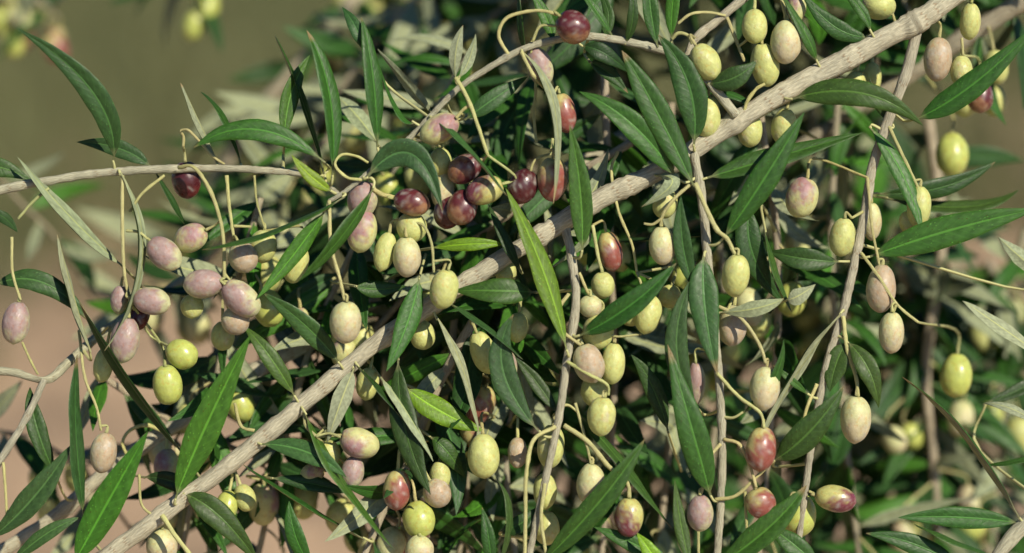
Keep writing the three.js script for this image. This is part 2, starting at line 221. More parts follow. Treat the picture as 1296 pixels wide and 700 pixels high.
// fruit stalks
const stalks = [
  [C, [[155, 222, .4], [155, 290, .8], [158, 350, 1], [166, 385, .8]], 6], [C, [[208, 222, .4], [180, 245, .8], [164, 268, .8]], 5], [C, [[226, 212, .7], [244, 211, 1.2], [265, 240, 1.4], [281, 290, 1.6], [284, 352, 1.6]], 7], [C, [[287, 222, .4], [290, 260, .5], [296, 302, .6]], 6], [C, [[322, 222, .4], [325, 255, .3], [336, 292, .2]], 4], [C, [[296, 286, .6], [318, 287, .5]], 5], [C, [[62, 238, .4], [42, 255, .5], [23, 277, .5]], 5], [C, [[160, 292, .9], [176, 294, 1.1], [187, 303, 1.2]], 5], [C, [[232, 186, -.3], [232, 172, -.2], [228, 166, 0], [236, 164, 0], [246, 172, .1], [256, 183, .2], [272, 200, .2], [284, 208, 0]], 5],
  [E, [[15, 300, .4], [16, 345, .6], [26, 380, .7]], 5], [E, [[28, 433, .5], [38, 455, .4], [48, 474, .3]], 4], [E, [[4, 585, 1], [7, 620, 1], [9, 660, 1]], 5], [E, [[100, 418, -1], [108, 480, 0], [122, 515, .3], [128, 545, .3]], 5],
  [B, [[644, 70, 1.3], [631, 45, 1.5], [640, 24, 1.7], [665, 15, 1.8], [690, 14, 1.9], [706, 19, 1.9]], 6], [B, [[674, 52, 1.4], [684, 33, 1.6], [706, 33, 1.6]], 5], [B, [[577, 98, 2], [592, 125, 2.2], [605, 160, 2.2], [617, 196, 2]], 7], [B, [[660, 66, 1.7], [675, 95, 2.2], [690, 112, 1.4], [701, 122, .8]], 6], [B, [[596, 132, 2.1], [585, 140, 2], [577, 150, 2]], 6], [B, [[458, 228, 1.6], [438, 224, 1.8], [424, 208, 1.8], [432, 196, 1.7], [452, 198, 1.5], [466, 206, 1.4]], 5], [B, [[417, 254, 1.7], [419, 310, 2.2], [430, 352, 2.4], [436, 380, 2.3]], 6], [B, [[470, 238, 1.4], [484, 246, 1], [500, 250, .8]], 8], [B, [[520, 280, 1.2], [536, 286, 1.6], [546, 308, 1.8], [549, 345, 1.8]], 5], [B, [[679, 180, .6], [676, 150, .5], [678, 105, .8], [672, 62, 1]], 5], [B, [[700, 175, .8], [697, 195, .8]], 5],
  [A, [[875, 232, 1.4], [852, 253, 1.7], [838, 274, 1.6], [836, 287, 1.5]], 6], [A, [[838, 276, 1.6], [826, 284, 1.5], [815, 283, 1.4]], 5], [A, [[880, 232, 1.6], [893, 262, 2], [908, 292, 2.2], [920, 302, 2], [930, 322, 1.8]], 8], [A, [[782, 192, -.4], [774, 212, -.2], [783, 268, .2], [800, 310, .2], [806, 345, 0]], 5], [A, [[750, 285, -.2], [758, 330, -.4], [763, 346, -.6]], 6],
  [A, [[720, 372, 1.3], [708, 390, 1.6], [710, 416, 1.6], [735, 437, 1.5]], 6], [A, [[718, 458, 1.6], [745, 474, 2.2], [769, 488, 2.2], [770, 500, 2]], 6], [A, [[733, 345, 1.2], [742, 366, 1.1], [746, 374, .8]], 5], [A, [[714, 538, 1.5], [745, 560, 1.7], [770, 590, 1.6], [794, 612, 1.4], [796, 630, 1.3]], 8], [A, [[703, 540, 1.6], [676, 556, 2], [666, 600, 2.2], [665, 650, 2], [664, 712, 2]], 7], [A, [[728, 510, 1.4], [742, 560, 1.6], [748, 588, 1.5]], 5], [A, [[690, 612, 1.6], [685, 655, 1.9], [693, 712, 2]], 6], [A, [[760, 413, .9], [775, 425, 1], [812, 423, .6]], 4],
  [A, [[916, 556, 1.2], [935, 562, 1.6], [949, 590, 1.8], [957, 617, 1.8]], 6], [A, [[910, 388, 1.4], [938, 403, 1.8], [963, 440, 2], [969, 460, 2]], 6], [A, [[907, 472, 1.3], [935, 502, 1.8], [963, 524, 2.2], [967, 542, 2.2]], 6], [A, [[912, 562, 1.2], [899, 578, 1.4], [890, 615, 1.3], [887, 626, 1.2]], 6], [A, [[905, 632, 1.3], [930, 628, 1.5], [955, 606, 1.6], [980, 582, 1.5]], 6], [A, [[884, 672, 1.3], [884, 712, 1.3]], 5], [A, [[943, 622, 1.5], [945, 665, 1.5], [950, 712, 1.4]], 5],
  [A, [[1098, 225, -.4], [1104, 290, .1], [1113, 336, .2]], 5], [A, [[1092, 268, -.3], [1078, 276, 0]], 5], [A, [[1090, 320, -.1], [1112, 350, .9], [1136, 386, 1], [1162, 408, 1]], 5], [A, [[1134, 386, 1], [1130, 396, .9]], 5], [A, [[1067, 400, .2], [1072, 440, .4], [1084, 480, .6], [1086, 502, .6]], 7], [A, [[1034, 486, .3], [1020, 520, .5], [1014, 556, .4]], 6], [A, [[1125, 160, -.4], [1146, 205, -.2], [1163, 240, -.4]], 6], [A, [[1217, 48, -.6], [1219, 70, -.6]], 5], [A, [[1228, -8, -.6], [1228, 4, -.6]], 4], [A, [[1024, 622, .4], [1032, 626, .6], [1036, 630, .7]], 5], [A, [[940, 150, .3], [945, 130, .5], [958, 112, .6], [968, 106, .6]], 6],
  [B, [[920, 22, -.3], [932, 52, -.2], [942, 78, -.2]], 6], [B, [[858, 30, .2], [874, 18, .3], [900, 16, -.1], [918, 20, -.4]], 5], [B, [[850, 50, .5], [858, 42, .6], [872, 46, .5], [876, 56, .4]], 6], [A, [[986, -10, .4], [992, 10, .6], [995, 28, .6]], 6],
  [Dd, [[206, 546, -3.8], [185, 538, -3.6], [164, 545, -3.4], [155, 560, -3.4], [160, 575, -3.6]], 6], [A, [[176, 600, .3], [180, 640, .2], [196, 654, .2]], 5], [A, [[205, 652, .9], [222, 678, 1.2], [242, 704, 1.4]], 8], [A, [[322, 545, .4], [306, 540, .5], [297, 510, .6]], 6], [A, [[385, 522, .4], [388, 540, .9], [400, 552, 1.2]], 6],
];
for (const [o, p, w] of stalks) wood(o, 'fruit_stalk', p, w, w * .85);

function nearest(x, y, z, ok) { let best = null; for (const w of woods) if (!ok || ok(w)) for (const s of w.s) { const d = Math.hypot(x - s.x, y - s.y) + Math.abs(z - s.z) * 5; if (!best || d < best.d) best = { d, s, w }; } return best; }

// ───────── branches behind: same kind of shoots, out of focus, each grown from its own path ─────────
const leafVar = []; for (let i = 0; i < 14; i++) { const k = ['g', 'd', 'b', 'm', 'g', 'd', 'g', 'g', 'b', 'g', 'm', 'd', 'g', 'b'][i], bend = rr(-.16, .16); leafVar.push(leafGeometry(V(0, 0, 0), V(rr(-.06, .06), .5, bend), V(rr(-.08, .08), 1, rr(-.05, .05)), rr(.17, .23), (p, T) => V(0, 0, 1).addScaledVector(T, -T.z).normalize(), { top: LEAF[k], under: UNDER, twist: rr(-.8, .8), fold: rr(.05, .3), n: 12 })); }
// the thickness of a blade is set in metres, so a unit-length variant is thin enough once scaled
function backBranch(label, path, w0, w1, { leaves = 30, olives = 12, skins = 'GGGGYQP', group, spread = 1, flip = .2 } = {}) {
  const o = thing('olive_branch', label, 'branch', at(...path[0]), group), pts = path.map(p => at(...p)), curve = new THREE.CatmullRomCurve3(pts, false, 'centripetal');
  const g = tube(pts, pts.map((p, i) => (w0 + (w1 - w0) * i / (pts.length - 1)) / 2 * PX), { sides: 9, seg: 7, knot: .15, colour: jit([.6, .56, .5], .08) }); g.translate(-o.position.x, -o.position.y, -o.position.z); part('stem', g, barkMat, o);
  { const c2 = new THREE.CatmullRomCurve3(path.map(p => V(...p)), false, 'centripetal'), s = []; for (let i = 0; i <= 40; i++) { const q = c2.getPoint(i / 40); s.push({ x: q.x, y: q.y, z: q.z, r: 5 }); } if (path[0][2] > -18) woods.push({ owner: o, stalk: false, s }); }
  const q = new THREE.Quaternion(), eye = camera.position;
  for (let i = 0; i < leaves; i++) {
    const t = (i + rnd()) / leaves, p = curve.getPoint(t), T = curve.getTangent(t), side = T.clone().cross(V(0, 0, 1)).normalize().applyAxisAngle(T, rr(0, 6.28)), dir = side.multiplyScalar(rr(.5, 1)).addScaledVector(T, rr(-.1, .9)).add(V(0, rr(-.45, .25), 0)).normalize();
    const nrm = V(rr(-.7, .7), rr(0, 1.1), rr(.1, 1)).multiplyScalar(rnd() < flip ? -1 : 1), X = dir.clone().cross(nrm).normalize(), Z = X.clone().cross(dir).normalize();
    const m = part('leaf', pick(leafVar), leafMat, o); m.quaternion.setFromRotationMatrix(new THREE.Matrix4().makeBasis(X, dir, Z)); m.position.copy(p).sub(o.position); const s = rr(.042, .074) * spread; m.scale.set(s * rr(.85, 1.2), s, s);
  }
  for (let i = 0; i < olives; i++) {
    const t = clamp((Math.floor(i / 3) + .5) * 3 / olives + rr(-.03, .03), .02, .98), p = curve.getPoint(t), c = p.clone().add(V(rr(-.022, .022), rr(-.045, -.012), rr(-.015, .022))), axis = V(rr(-.5, .5), 1, rr(-.3, .3)).normalize(), kind = pick(skins), a = rr(.0145, .0185), b = a * rr(1.2, 1.45);
    const m = part('olive', oliveGeometry(kind, Math.floor(rnd() * 6)), skinMat(kind), o, SKINLABEL[kind]); m.position.copy(c).sub(o.position); m.quaternion.setFromUnitVectors(V(0, 1, 0), axis); m.rotateY(rr(0, 6.28)); m.scale.set(a, b, a); m.updateMatrix();
    const top = c.clone().addScaledVector(axis, b * .46), sg = tube([top, top.clone().addScaledVector(axis, .006), p], [.001, .0008, .0009], { sides: 5, seg: 4, colour: [.46, .43, .19] }); sg.translate(-o.position.x, -o.position.y, -o.position.z).applyMatrix4(m.matrix.clone().invert()); part('stalk', sg, stalkMat, m);
  }
  return o;
}
const GH = 'olive shoots hanging behind the thick diagonal branch', GD = 'shaded olive shoots deep in the tree';
const deep = 'dark leafy olive shoot deep inside the tree behind the hanging shoots';
backBranch('blurred grey olive branch behind the top end of the thick diagonal branch', [[1330, -20, -10], [1262, 22, -11], [1150, 95, -13], [1010, 190, -15], [870, 280, -17], [740, 380, -18]], 27, 18, { leaves: 34, olives: 6 });
for (const [label, p] of [
  ["shaded olive shoot hanging behind the tan and green pair of touching olives", [[765, 90, -6], [772, 300, -7], [778, 480, -8], [760, 722, -8]]],
  ["shaded olive shoot hanging behind the two overlapping long narrow leaves", [[850, 130, -9], [846, 330, -10], [850, 500, -11], [832, 722, -11]]],
  ["shaded olive shoot hanging between the two hanging shoots that bear pink flushed olives", [[960, 130, -6], [985, 330, -7], [975, 540, -8], [958, 722, -8]]],
  ["shaded olive shoot hanging behind the large cream olive with a dark leaf beside it", [[1062, 100, -13], [1052, 300, -14], [1066, 520, -16], [1090, 722, -17]]],
  ["shaded olive shoot hanging behind the broad twisted green leaf", [[640, 320, -5], [652, 450, -6], [640, 590, -7], [655, 722, -7]]],
  ["shaded olive shoot hanging behind the bright lit leaf that crosses the thick branch", [[690, 230, -11], [700, 420, -12], [690, 560, -13], [712, 722, -14]]],
  ["shaded olive shoot hanging behind the mauve olive at the foot of a long leaf", [[905, 250, -14], [920, 420, -15], [900, 600, -16], [915, 722, -16]]],
  ["shaded olive shoot hanging behind the yellow green leaf below the thick branch", [[580, 350, -6], [572, 470, -7], [590, 600, -8], [580, 722, -8]]]])
  backBranch(label, p, 10, 8, { leaves: 34, olives: 5, group: GH });
backBranch('blurred pale brown olive shoot with yellow fruit below the bright yellow green olive', [[1175, 150, -20], [1192, 300, -21], [1172, 470, -22], [1180, 560, -22], [1192, 722, -23]], 16, 12, { leaves: 26, olives: 9, skins: 'GGYQN' });
backBranch('blurred leafy olive shoot behind the long narrow leaves of the twig stub', [[1300, 290, -24], [1262, 400, -25], [1270, 540, -25], [1250, 722, -26]], 14, 10, { leaves: 26, olives: 9, skins: 'GGYQN' });
backBranch('short pale olive twig under the middle of the thick diagonal branch', [[600, 405, -2], [572, 455, -2.5], [545, 510, -3], [515, 590, -3], [486, 645, -3], [455, 720, -2.5]], 13, 10, { leaves: 16, olives: 6, skins: 'GQMS' });
backBranch('olive shoot with pale fruit hanging behind the cluster of mauve olives', [[330, 250, -4], [290, 400, -5], [262, 540, -6], [225, 722, -6]], 9, 7, { leaves: 20, olives: 9, skins: 'GYPM' });
backBranch('olive shoot hanging behind the single large pale olive', [[470, 270, -5], [400, 420, -6], [360, 560, -7], [322, 722, -8]], 10, 8, { leaves: 30, olives: 6, skins: 'GPQM' });
backBranch('leafy olive shoot crossing low behind the lower end of the thick branch', [[120, 470, -6], [230, 540, -7], [380, 600, -7], [560, 690, -7]], 9, 7, { leaves: 26, olives: 6, skins: 'GPN' });
backBranch('strongly blurred pale branch rising behind the arching shoot', [[640, -30, -48], [590, 20, -48], [520, 120, -49], [440, 230, -50], [380, 330, -50]], 32, 34, { leaves: 34, olives: 12, skins: 'YYG', spread: 1.2 });
backBranch('strongly blurred pale branch behind the upright pair of narrow leaves', [[470, -30, -40], [400, 60, -40], [330, 140, -41], [290, 200, -41], [220, 330, -42]], 26, 24, { leaves: 24, olives: 9, skins: 'YGQ', spread: 1.2 });
backBranch('blurred spray of pink and yellow olives above the leaf tip over the bare soil', [[-40, -70, -42], [15, -30, -42], [55, 5, -42], [72, 22, -42]], 7, 5, { leaves: 7, olives: 9, skins: 'YGQS' });
backBranch('blurred olive twig dangling one yellow green fruit over the bare soil', [[215, -60, -36], [232, -35, -36], [242, -10, -36]], 6, 5, { leaves: 5, olives: 3, skins: 'Y' });
backBranch('blurred leafy shoot of pale leaves behind the joint of arching shoot and horizontal twig', [[600, 60, -9], [520, 190, -10], [430, 300, -11], [330, 420, -12]], 10, 8, { leaves: 46, olives: 6, skins: 'GGYQ' });
backBranch('blurred leafy shoot behind the maroon olives', [[700, 60, -8], [610, 200, -9], [520, 330, -9], [450, 470, -10]], 11, 8, { leaves: 50, olives: 3, skins: 'GGYQ' });
backBranch('leafy shoot crossing in the shade below the maroon olives', [[800, 180, -4], [680, 250, -5], [560, 330, -6], [420, 480, -7], [330, 590, -8]], 11, 8, { leaves: 54, olives: 3, skins: 'GGYQ' });
backBranch('soft blurred shoot of pale leaves behind the upright narrow leaves of the arching shoot', [[560, -40, -26], [470, 60, -27], [400, 160, -28], [350, 260, -28]], 9, 7, { leaves: 40, olives: 6, skins: 'YGG', flip: .7, spread: 1.1 });
backBranch('blurred twig of large cream green olives behind the curl of the arching shoot', [[450, -70, -44], [478, -30, -44], [510, -6, -44], [545, 0, -44]], 8, 6, { leaves: 5, olives: 9, skins: 'GGQ', flip: .6 });
backBranch('soft blurred shoot of pale leaves above the middle of the arching shoot', [[760, -60, -24], [640, 10, -25], [540, 70, -26], [450, 150, -27]], 10, 7, { leaves: 44, olives: 9, skins: 'YGG', flip: .6, spread: 1.1 });
backBranch('soft blurred pale shoot behind the dangling stalks of the horizontal twig', [[420, 170, -20], [350, 240, -21], [270, 320, -22], [180, 400, -23]], 9, 6, { leaves: 34, olives: 9, skins: 'GGQ', flip: .6 });
backBranch('faint blurred thin shoot over the bare soil under the horizontal twig', [[-40, 170, -30], [20, 250, -30], [70, 300, -30], [120, 380, -31]], 6, 4, { leaves: 9, olives: 0, flip: .5 });
backBranch('faint blurred thin shoot behind the forked grey twig', [[-30, 540, -14], [50, 560, -15], [110, 600, -15], [180, 690, -16]], 7, 5, { leaves: 12, olives: 3, skins: 'GQ', flip: .5 });
for (let i = 0; i < 16; i++) { const x = 540 + i * 48 + rr(-20, 20), z = rr(-46, -22), y = x < 640 ? 300 : x > 1120 ? 330 : rr(-40, 60); backBranch(deep, [[x + rr(-40, 40), y, z], [x, 260 + y * .4, z - 1], [x + rr(-40, 40), 500, z - 1], [x + rr(-70, 70), 760, z]], 12, 8, { leaves: 70, olives: 3, group: GD, spread: 1.2 }); }

for (let i = 0; i < 6; i++) { const x = 760 + i * 82 + rr(-25, 25), z = rr(-16, -6); backBranch('leafy olive crown shoot added above the view to shade the inner shoots', [[x + rr(-60, 60), -420, z - 4], [x, -280, z - 2], [x + rr(-30, 30), -150, z], [x + rr(-50, 50), -20 + rr(-30, 40), z]], 12, 7, { leaves: 46, olives: 6, group: 'crown shoots added above to shade the inner shoots', spread: 1.1 }); }  // crown shoots added above the view to darken the shoots inside
{ // crown leaves added above the view, spread to shade the inner shoots
  const im = new THREE.InstancedMesh(leafVar[0], leafMat, 3400), m = new THREE.Matrix4(), e = new THREE.Euler(), q = new THREE.Quaternion();
  for (let i = 0; i < im.count; i++) { const s = rr(.05, .085); let x, y, z; do { x = rr(690, 1260); y = rr(-620, -30); z = rr(-60, -7); } while (x - 16 * (z + 40) < 680 && y + 20 * (z + 40) > -120); m.compose(at(x, y, z), q.setFromEuler(e.set(rr(-1.2, 1.2), rr(0, 6.28), rr(0, 6.28))), V(s, s, s)); im.setMatrixAt(i, m); }  // gap shaped so the sun still reaches the blurred shoots behind
  im.name = 'shade_foliage'; im.userData = { kind: 'stuff', label: 'dense olive crown leaves added above the view to shade the inner branches', category: 'shade_foliage' }; im.castShadow = im.receiveShadow = true; scene.add(im);
}


// leaves: base, middle, tip (photo pixels), visible width, kind (g d b y m upper side; u underside), distance of base and tip, turn sign
function leaf(x0, y0, x1, y1, x2, y2, vis, kind = 'g', z0 = null, z2 = null, opt = {}) {
  const hit = nearest(x0, y0, z0 ?? 0, w => !w.stalk); z0 ??= clamp(hit.s.z + .35, -3, 3); z2 ??= z0 + rr(.4, 2);
  const len = Math.hypot(x1 - x0, y1 - y0) + Math.hypot(x2 - x1, y2 - y1), real = Math.max(vis, Math.min(.17 * len, 34)), turn = Math.acos(clamp(vis / real, .15, 1)) + rr(.04, .24);
  const zm = (z0 + z2) / 2 + (opt.bow ?? rr(-.2, .7)), p0 = at(x0, y0, z0), pm = at(x1, y1, zm), p2 = at(x2, y2, z2), eye = camera.position, T0 = p2.clone().sub(p0).normalize(), v0 = eye.clone().sub(pm).normalize(); v0.addScaledVector(T0, -v0.dot(T0)).normalize();
  const lit = k => v0.clone().applyAxisAngle(T0, k * turn).dot(sunDir), roll = turn * (opt.sign ?? ((lit(1) > lit(-1) ? 1 : -1) * (rnd() < .85 ? 1 : -1))) + (kind === 'u' ? Math.PI : 0) + (opt.roll ?? 0);   // blades turn to the light
  const normalAt = (p, T) => { const v = eye.clone().sub(p).normalize(); return v.addScaledVector(T, -v.dot(T)).normalize().applyAxisAngle(T, roll); };
  const warm = rnd() * rnd() * .6, top = jit((LEAF[kind] ?? LEAF.g).map((x, i) => x + ([.13, .2, .035][i] - x) * (kind === 'y' || kind === 'l' || kind === 'm' ? 0 : warm))), under = jit(UNDER, .1);
  let g = leafGeometry(p0, pm, p2, real * sizeAt(zm) * .97, normalAt, { top, under, dry: rnd() < .4 ? rr(.02, .07) : 0, twist: opt.twist ?? rr(-.35, .35), fold: opt.fold ?? rr(.04, .32), wave: rr(.03, .12), shape: rr(.9, 1.15) });
  if (hit.d > 4) { // the leaf stalk runs on to the wood
    const a = hit.s, far = hit.d > 30, t = p0.clone().sub(pm).normalize(), q = at(a.x, a.y, a.z), mid = p0.clone().addScaledVector(t, p0.distanceTo(q) * .4).lerp(p0.clone().lerp(q, .5), .5); if (far) mid.add(at(x0, y0, z0 - 2.5).sub(p0));
    const s = tube([p0.clone().addScaledVector(t, -.0015), mid, q], [.0007, .0008, .001], { sides: 6, seg: 5, knot: .05, colour: [.42, .42, .2] }); const uv = s.attributes.uv; for (let i = 0; i < uv.count; i++) uv.setXY(i, .5, .52); g = mergeGeometries([g, s]);
  }
  const o = hit.w.owner; g.translate(-o.position.x, -o.position.y, -o.position.z);
  part('leaf', g, leafMat, o, kind === 'y' ? 'young yellow green leaf' : kind === 'u' ? 'leaf showing its pale grey underside' : undefined);
}
const LEAVES = [
  [548, 150, 590, 186, 642, 248, 11, 'b', 1.8, 3],   [144, 206, 118, 118, 22, 36, 34, 'b', .3, 2.5, { roll: .1 }], [192, 212, 150, 188, 97, 180, 24, 'b', -.6, -1], [196, 216, 218, 255, 236, 286, 9, 'd', -.6, -1.4], [412, 206, 325, 164, 245, 187, 30, 'g', 1.4, 1.6], [421, 243, 392, 222, 369, 196, 18, 'y', 1.8, 2.4], [421, 225, 417, 120, 388, 38, 28, 'g', 1.6, 1.2], [360, 180, 368, 120, 392, 70, 24, 'g', -.4, -1], [478, 190, 472, 95, 457, 22, 25, 'g', 1.3, 1], [462, 66, 450, 35, 433, 9, 19, 'b', .7, .2],
  [524, 155, 502, 140, 478, 76, 9, 'g', 1.3, .3], [548, 145, 515, 105, 478, 62, 16, 'u', -1.5, -3], [576, 101, 577, 65, 586, 32, 17, 'u', 1.4, 1.6], [580, 99, 594, 75, 602, 43, 14, 'u', 1.4, 1.3], [480, 185, 450, 145, 425, 122, 24, 'u', -3, -5], [588, 152, 625, 125, 668, 97, 25, 'b', .6, 0],
  [436, 248, 350, 291, 256, 316, 12, 'g', 1.9, 3], [412, 266, 372, 322, 325, 378, 24, 'm', 1.7, 2.2], [474, 236, 432, 300, 378, 356, 22, 'g', 1.6, 3], [463, 226, 520, 195, 560, 268, 38, 'b', 1.8, 2.6, { fold: .3 }], [545, 314, 595, 309, 640, 309, 18, 'y', .8, .9], [718, 446, 686, 338, 640, 238, 31, 'l', 2.2, 2.6, { twist: 0, fold: .08 }], [660, 345, 640, 305, 618, 258, 15, 'd', .8, .4],
  [737, 320, 734, 240, 721, 158, 31, 'g', 1.4, 2.4], [662, 68, 700, 138, 700, 258, 13, 'u', 1.6, 2.6], [858, 228, 800, 158, 733, 116, 36, 'g', 1.2, 1.6], [882, 243, 830, 140, 787, 64, 38, 'g', 1.6, 2.2], [878, 186, 872, 110, 833, 44, 42, 'd', 1, 1.2], [833, 60, 823, 10, 822, -40, 22, 'g', .3, .3], [850, 50, 851, 5, 860, -40, 19, 'm', .2, .4], [791, 56, 801, 20, 798, -25, 15, 'd', .5, 1],
  [735, 58, 765, 68, 796, 92, 24, 'd', .6, 0], [745, 78, 770, 92, 795, 118, 20, 'd', .2, -.4], [776, 47, 752, 10, 730, -20, 12, 'g', .6, .3], [895, 106, 930, 98, 958, 76, 30, 'b', .9, 1.6], [1000, 126, 1090, 118, 1168, 159, 37, 'g', .9, 1.8, { bow: .9 }], [1157, 152, 1232, 106, 1312, 32, 36, 'g', .2, 1.5], [914, 304, 966, 228, 1018, 142, 38, 'g', 1.8, 2.4], [892, 226, 985, 198, 1092, 168, 31, 'g', 1, .8],
  [950, 258, 952, 320, 992, 384, 36, 'd', .2, -.6], [968, 290, 980, 340, 1002, 395, 10, 'g', .6, .4], [1098, 326, 1200, 292, 1314, 264, 42, 'g', -.1, 1.4], [1064, 331, 1018, 328, 972, 318, 31, 'd', -.4, -.6], [1100, 160, 1142, 220, 1168, 298, 25, 'g', -.3, .6], [1108, 245, 1190, 238, 1260, 205, 27, 'd', -2.5, -4], [1120, 250, 1220, 262, 1290, 240, 20, 'd', -4, -6], [1325, 352, 1292, 326, 1263, 300, 22, 'u', 1, 1.4],
  [1330, 460, 1262, 412, 1218, 381, 19, 'u', .8, 1.2], [1292, 658, 1216, 545, 1142, 477, 12, 'u', .8, 1], [1318, 540, 1280, 518, 1246, 511, 13, 'u', .4, .4], [1325, 574, 1285, 584, 1248, 588, 8, 'g', .3, .2], [1292, 662, 1216, 655, 1137, 655, 29, 'g', .6, .6], [1262, 706, 1200, 682, 1157, 663, 9, 'g', .8, 1], [1220, 722, 1160, 690, 1096, 675, 28, 'g', .7, 1.2],
  [978, 584, 1026, 545, 1068, 489, 40, 'd', 1, 2], [898, 722, 968, 672, 1021, 614, 36, 'g', 1.3, 2.2], [1040, 722, 1005, 690, 970, 664, 30, 'g', .8, .6], [676, 722, 756, 638, 816, 556, 34, 'g', 1.8, 3], [856, 716, 805, 690, 752, 667, 24, 'g', 1.2, 1], [838, 720, 824, 700, 806, 674, 22, 'y', 1.8, 2], [874, 716, 862, 665, 854, 607, 19, 'g', 1.4, 1.2],
  [900, 630, 876, 545, 845, 436, 40, 'g', 1.5, 2.4], [884, 520, 856, 440, 876, 352, 31, 'b', 1.4, 2], [891, 322, 892, 390, 908, 474, 40, 'b', 1.6, 2.4], [880, 368, 864, 310, 862, 248, 25, 'b', 1.6, 2.2], [731, 426, 798, 386, 856, 333, 33, 'g', 1.6, 2.6], [846, 548, 826, 490, 799, 449, 24, 'd', .4, 1], [684, 548, 636, 468, 650, 398, 36, 'b', 1.4, 1.8], [706, 524, 680, 486, 652, 452, 20, 'd', .6, .6],
  [678, 370, 628, 368, 574, 368, 35, 'g', .9, .9, { roll: .2 }], [448, 362, 478, 366, 514, 362, 23, 'g', .2, -.4], [531, 350, 516, 408, 489, 470, 31, 'g', 1, 2.2], [430, 460, 388, 414, 332, 370, 30, 'b', .8, 1.6], [374, 503, 340, 450, 308, 412, 24, 'g', .6, .6], [221, 634, 260, 540, 317, 424, 43, 'm', .9, 2.6], [92, 716, 136, 636, 187, 546, 43, 'm', 1, 2.6], [108, 660, 96, 545, 98, 449, 23, 'b', 1, 1.8],
  [-14, 684, 42, 630, 90, 563, 34, 'b', 1, 1.8], [10, 716, 58, 676, 102, 655, 20, 'b', .4, .8], [72, 606, 46, 540, 38, 490, 26, 'd', -.2, -.6], [234, 578, 160, 480, 100, 382, 19, 'd', .4, 1.4], [114, 446, 90, 370, 72, 297, 10, 'u', -.4, .2], [152, 219, 178, 330, 132, 444, 12, 'u', .5, 1.6], [-10, 362, 55, 358, 118, 412, 30, 'b', -.6, -.8], [156, 338, 92, 280, 22, 199, 21, 'u', -1, .6], [-32, 214, 0, 212, 40, 229, 26, 'b', -.4, -.6],
  [-12, 268, 6, 276, 22, 294, 16, 'd', .2, .6], [448, 466, 430, 512, 414, 560, 25, 'u', .4, .6], [504, 452, 512, 540, 545, 626, 36, 'd', .7, 2], [480, 476, 518, 530, 548, 584, 14, 'u', .8, 1.8], [512, 490, 560, 522, 613, 546, 33, 'y', .2, .4], [545, 553, 566, 572, 590, 606, 25, 'g', -.4, -.8], [452, 462, 486, 500, 524, 545, 9, 'd', .6, 1.2], [328, 562, 388, 572, 438, 604, 29, 'b', .6, 1.8], [342, 605, 395, 612, 440, 624, 21, 'd', -.2, .2], [386, 522, 428, 602, 498, 695, 15, 'g', .8, 2],
  [462, 682, 390, 642, 308, 588, 9, 'g', -1, 1], [398, 724, 374, 680, 366, 634, 25, 'g', .6, .8], [232, 624, 280, 656, 328, 714, 35, 'd', .4, -.4], [180, 604, 225, 612, 262, 640, 24, 'd', -1, -1.4], [568, 383, 618, 416, 662, 455, 11, 'b', .8, 1.6], [552, 402, 582, 462, 606, 548, 15, 'u', .4, .8], [630, 720, 646, 655, 630, 608, 13, 'b', 1, 1.4], [622, 722, 618, 680, 610, 642, 19, 'g', .8, .8], [632, 672, 660, 662, 682, 640, 24, 'd', .8, .8],
  [912, 396, 958, 390, 992, 378, 21, 'u', 1.4, 1.6], [996, 380, 1012, 374, 1032, 360, 22, 'u', 1.2, 1], [1064, 396, 1008, 470, 958, 564, 17, 'u', .6, 1.4], [938, 524, 978, 484, 992, 430, 17, 'g', 1.6, 2.2], [1072, 432, 1058, 460, 1050, 496, 32, 'd', .2, .4], [1072, 432, 1100, 470, 1112, 516, 28, 'd', .4, .6], [1024, 500, 1000, 480, 978, 462, 10, 'g', .5, .8], [1100, 46, 1056, 34, 1012, -14, 25, 'd', .2, .2], [1102, 40, 1088, 10, 1060, -18, 16, 'g', .6, .6],
  [1034, 78, 1018, 40, 985, -14, 15, 'g', .6, .8], [276, 210, 248, 150, 228, 105, 10, 'u', -.4, -1], [306, 210, 282, 148, 254, 116, 9, 'g', -.5, -1.4], [412, 224, 380, 120, 348, 44, 11, 'g', -.6, -1.6], [1132, 160, 1110, 130, 1100, 98, 12, 'd', -.8, -1.2], [664, 66, 658, 30, 656, -16, 10, 'g', .8, 0], [700, 52, 690, 20, 668, -18, 18, 'g', .4, -.4], [758, 50, 770, 20, 752, -20, 16, 'd', .2, -.4], [625, 350, 640, 325, 660, 300, 16, 'u', -.6, -1], [700, 288, 745, 250, 770, 188, 24, 'u', -.8, -1.2], [830, 222, 850, 232, 812, 262, 22, 'u', .6, 1.2],
  [700, 300, 742, 300, 695, 340, 14, 'u', -.6, -.8], [960, 140, 920, 118, 878, 120, 12, 'g', -.4, -1], [1245, 512, 1296, 490, 1330, 470, 18, 'd', -5, -6], [730, 520, 790, 590, 850, 668, 15, 'd', .2, .4],
];
for (const l of LEAVES) leaf(...l);

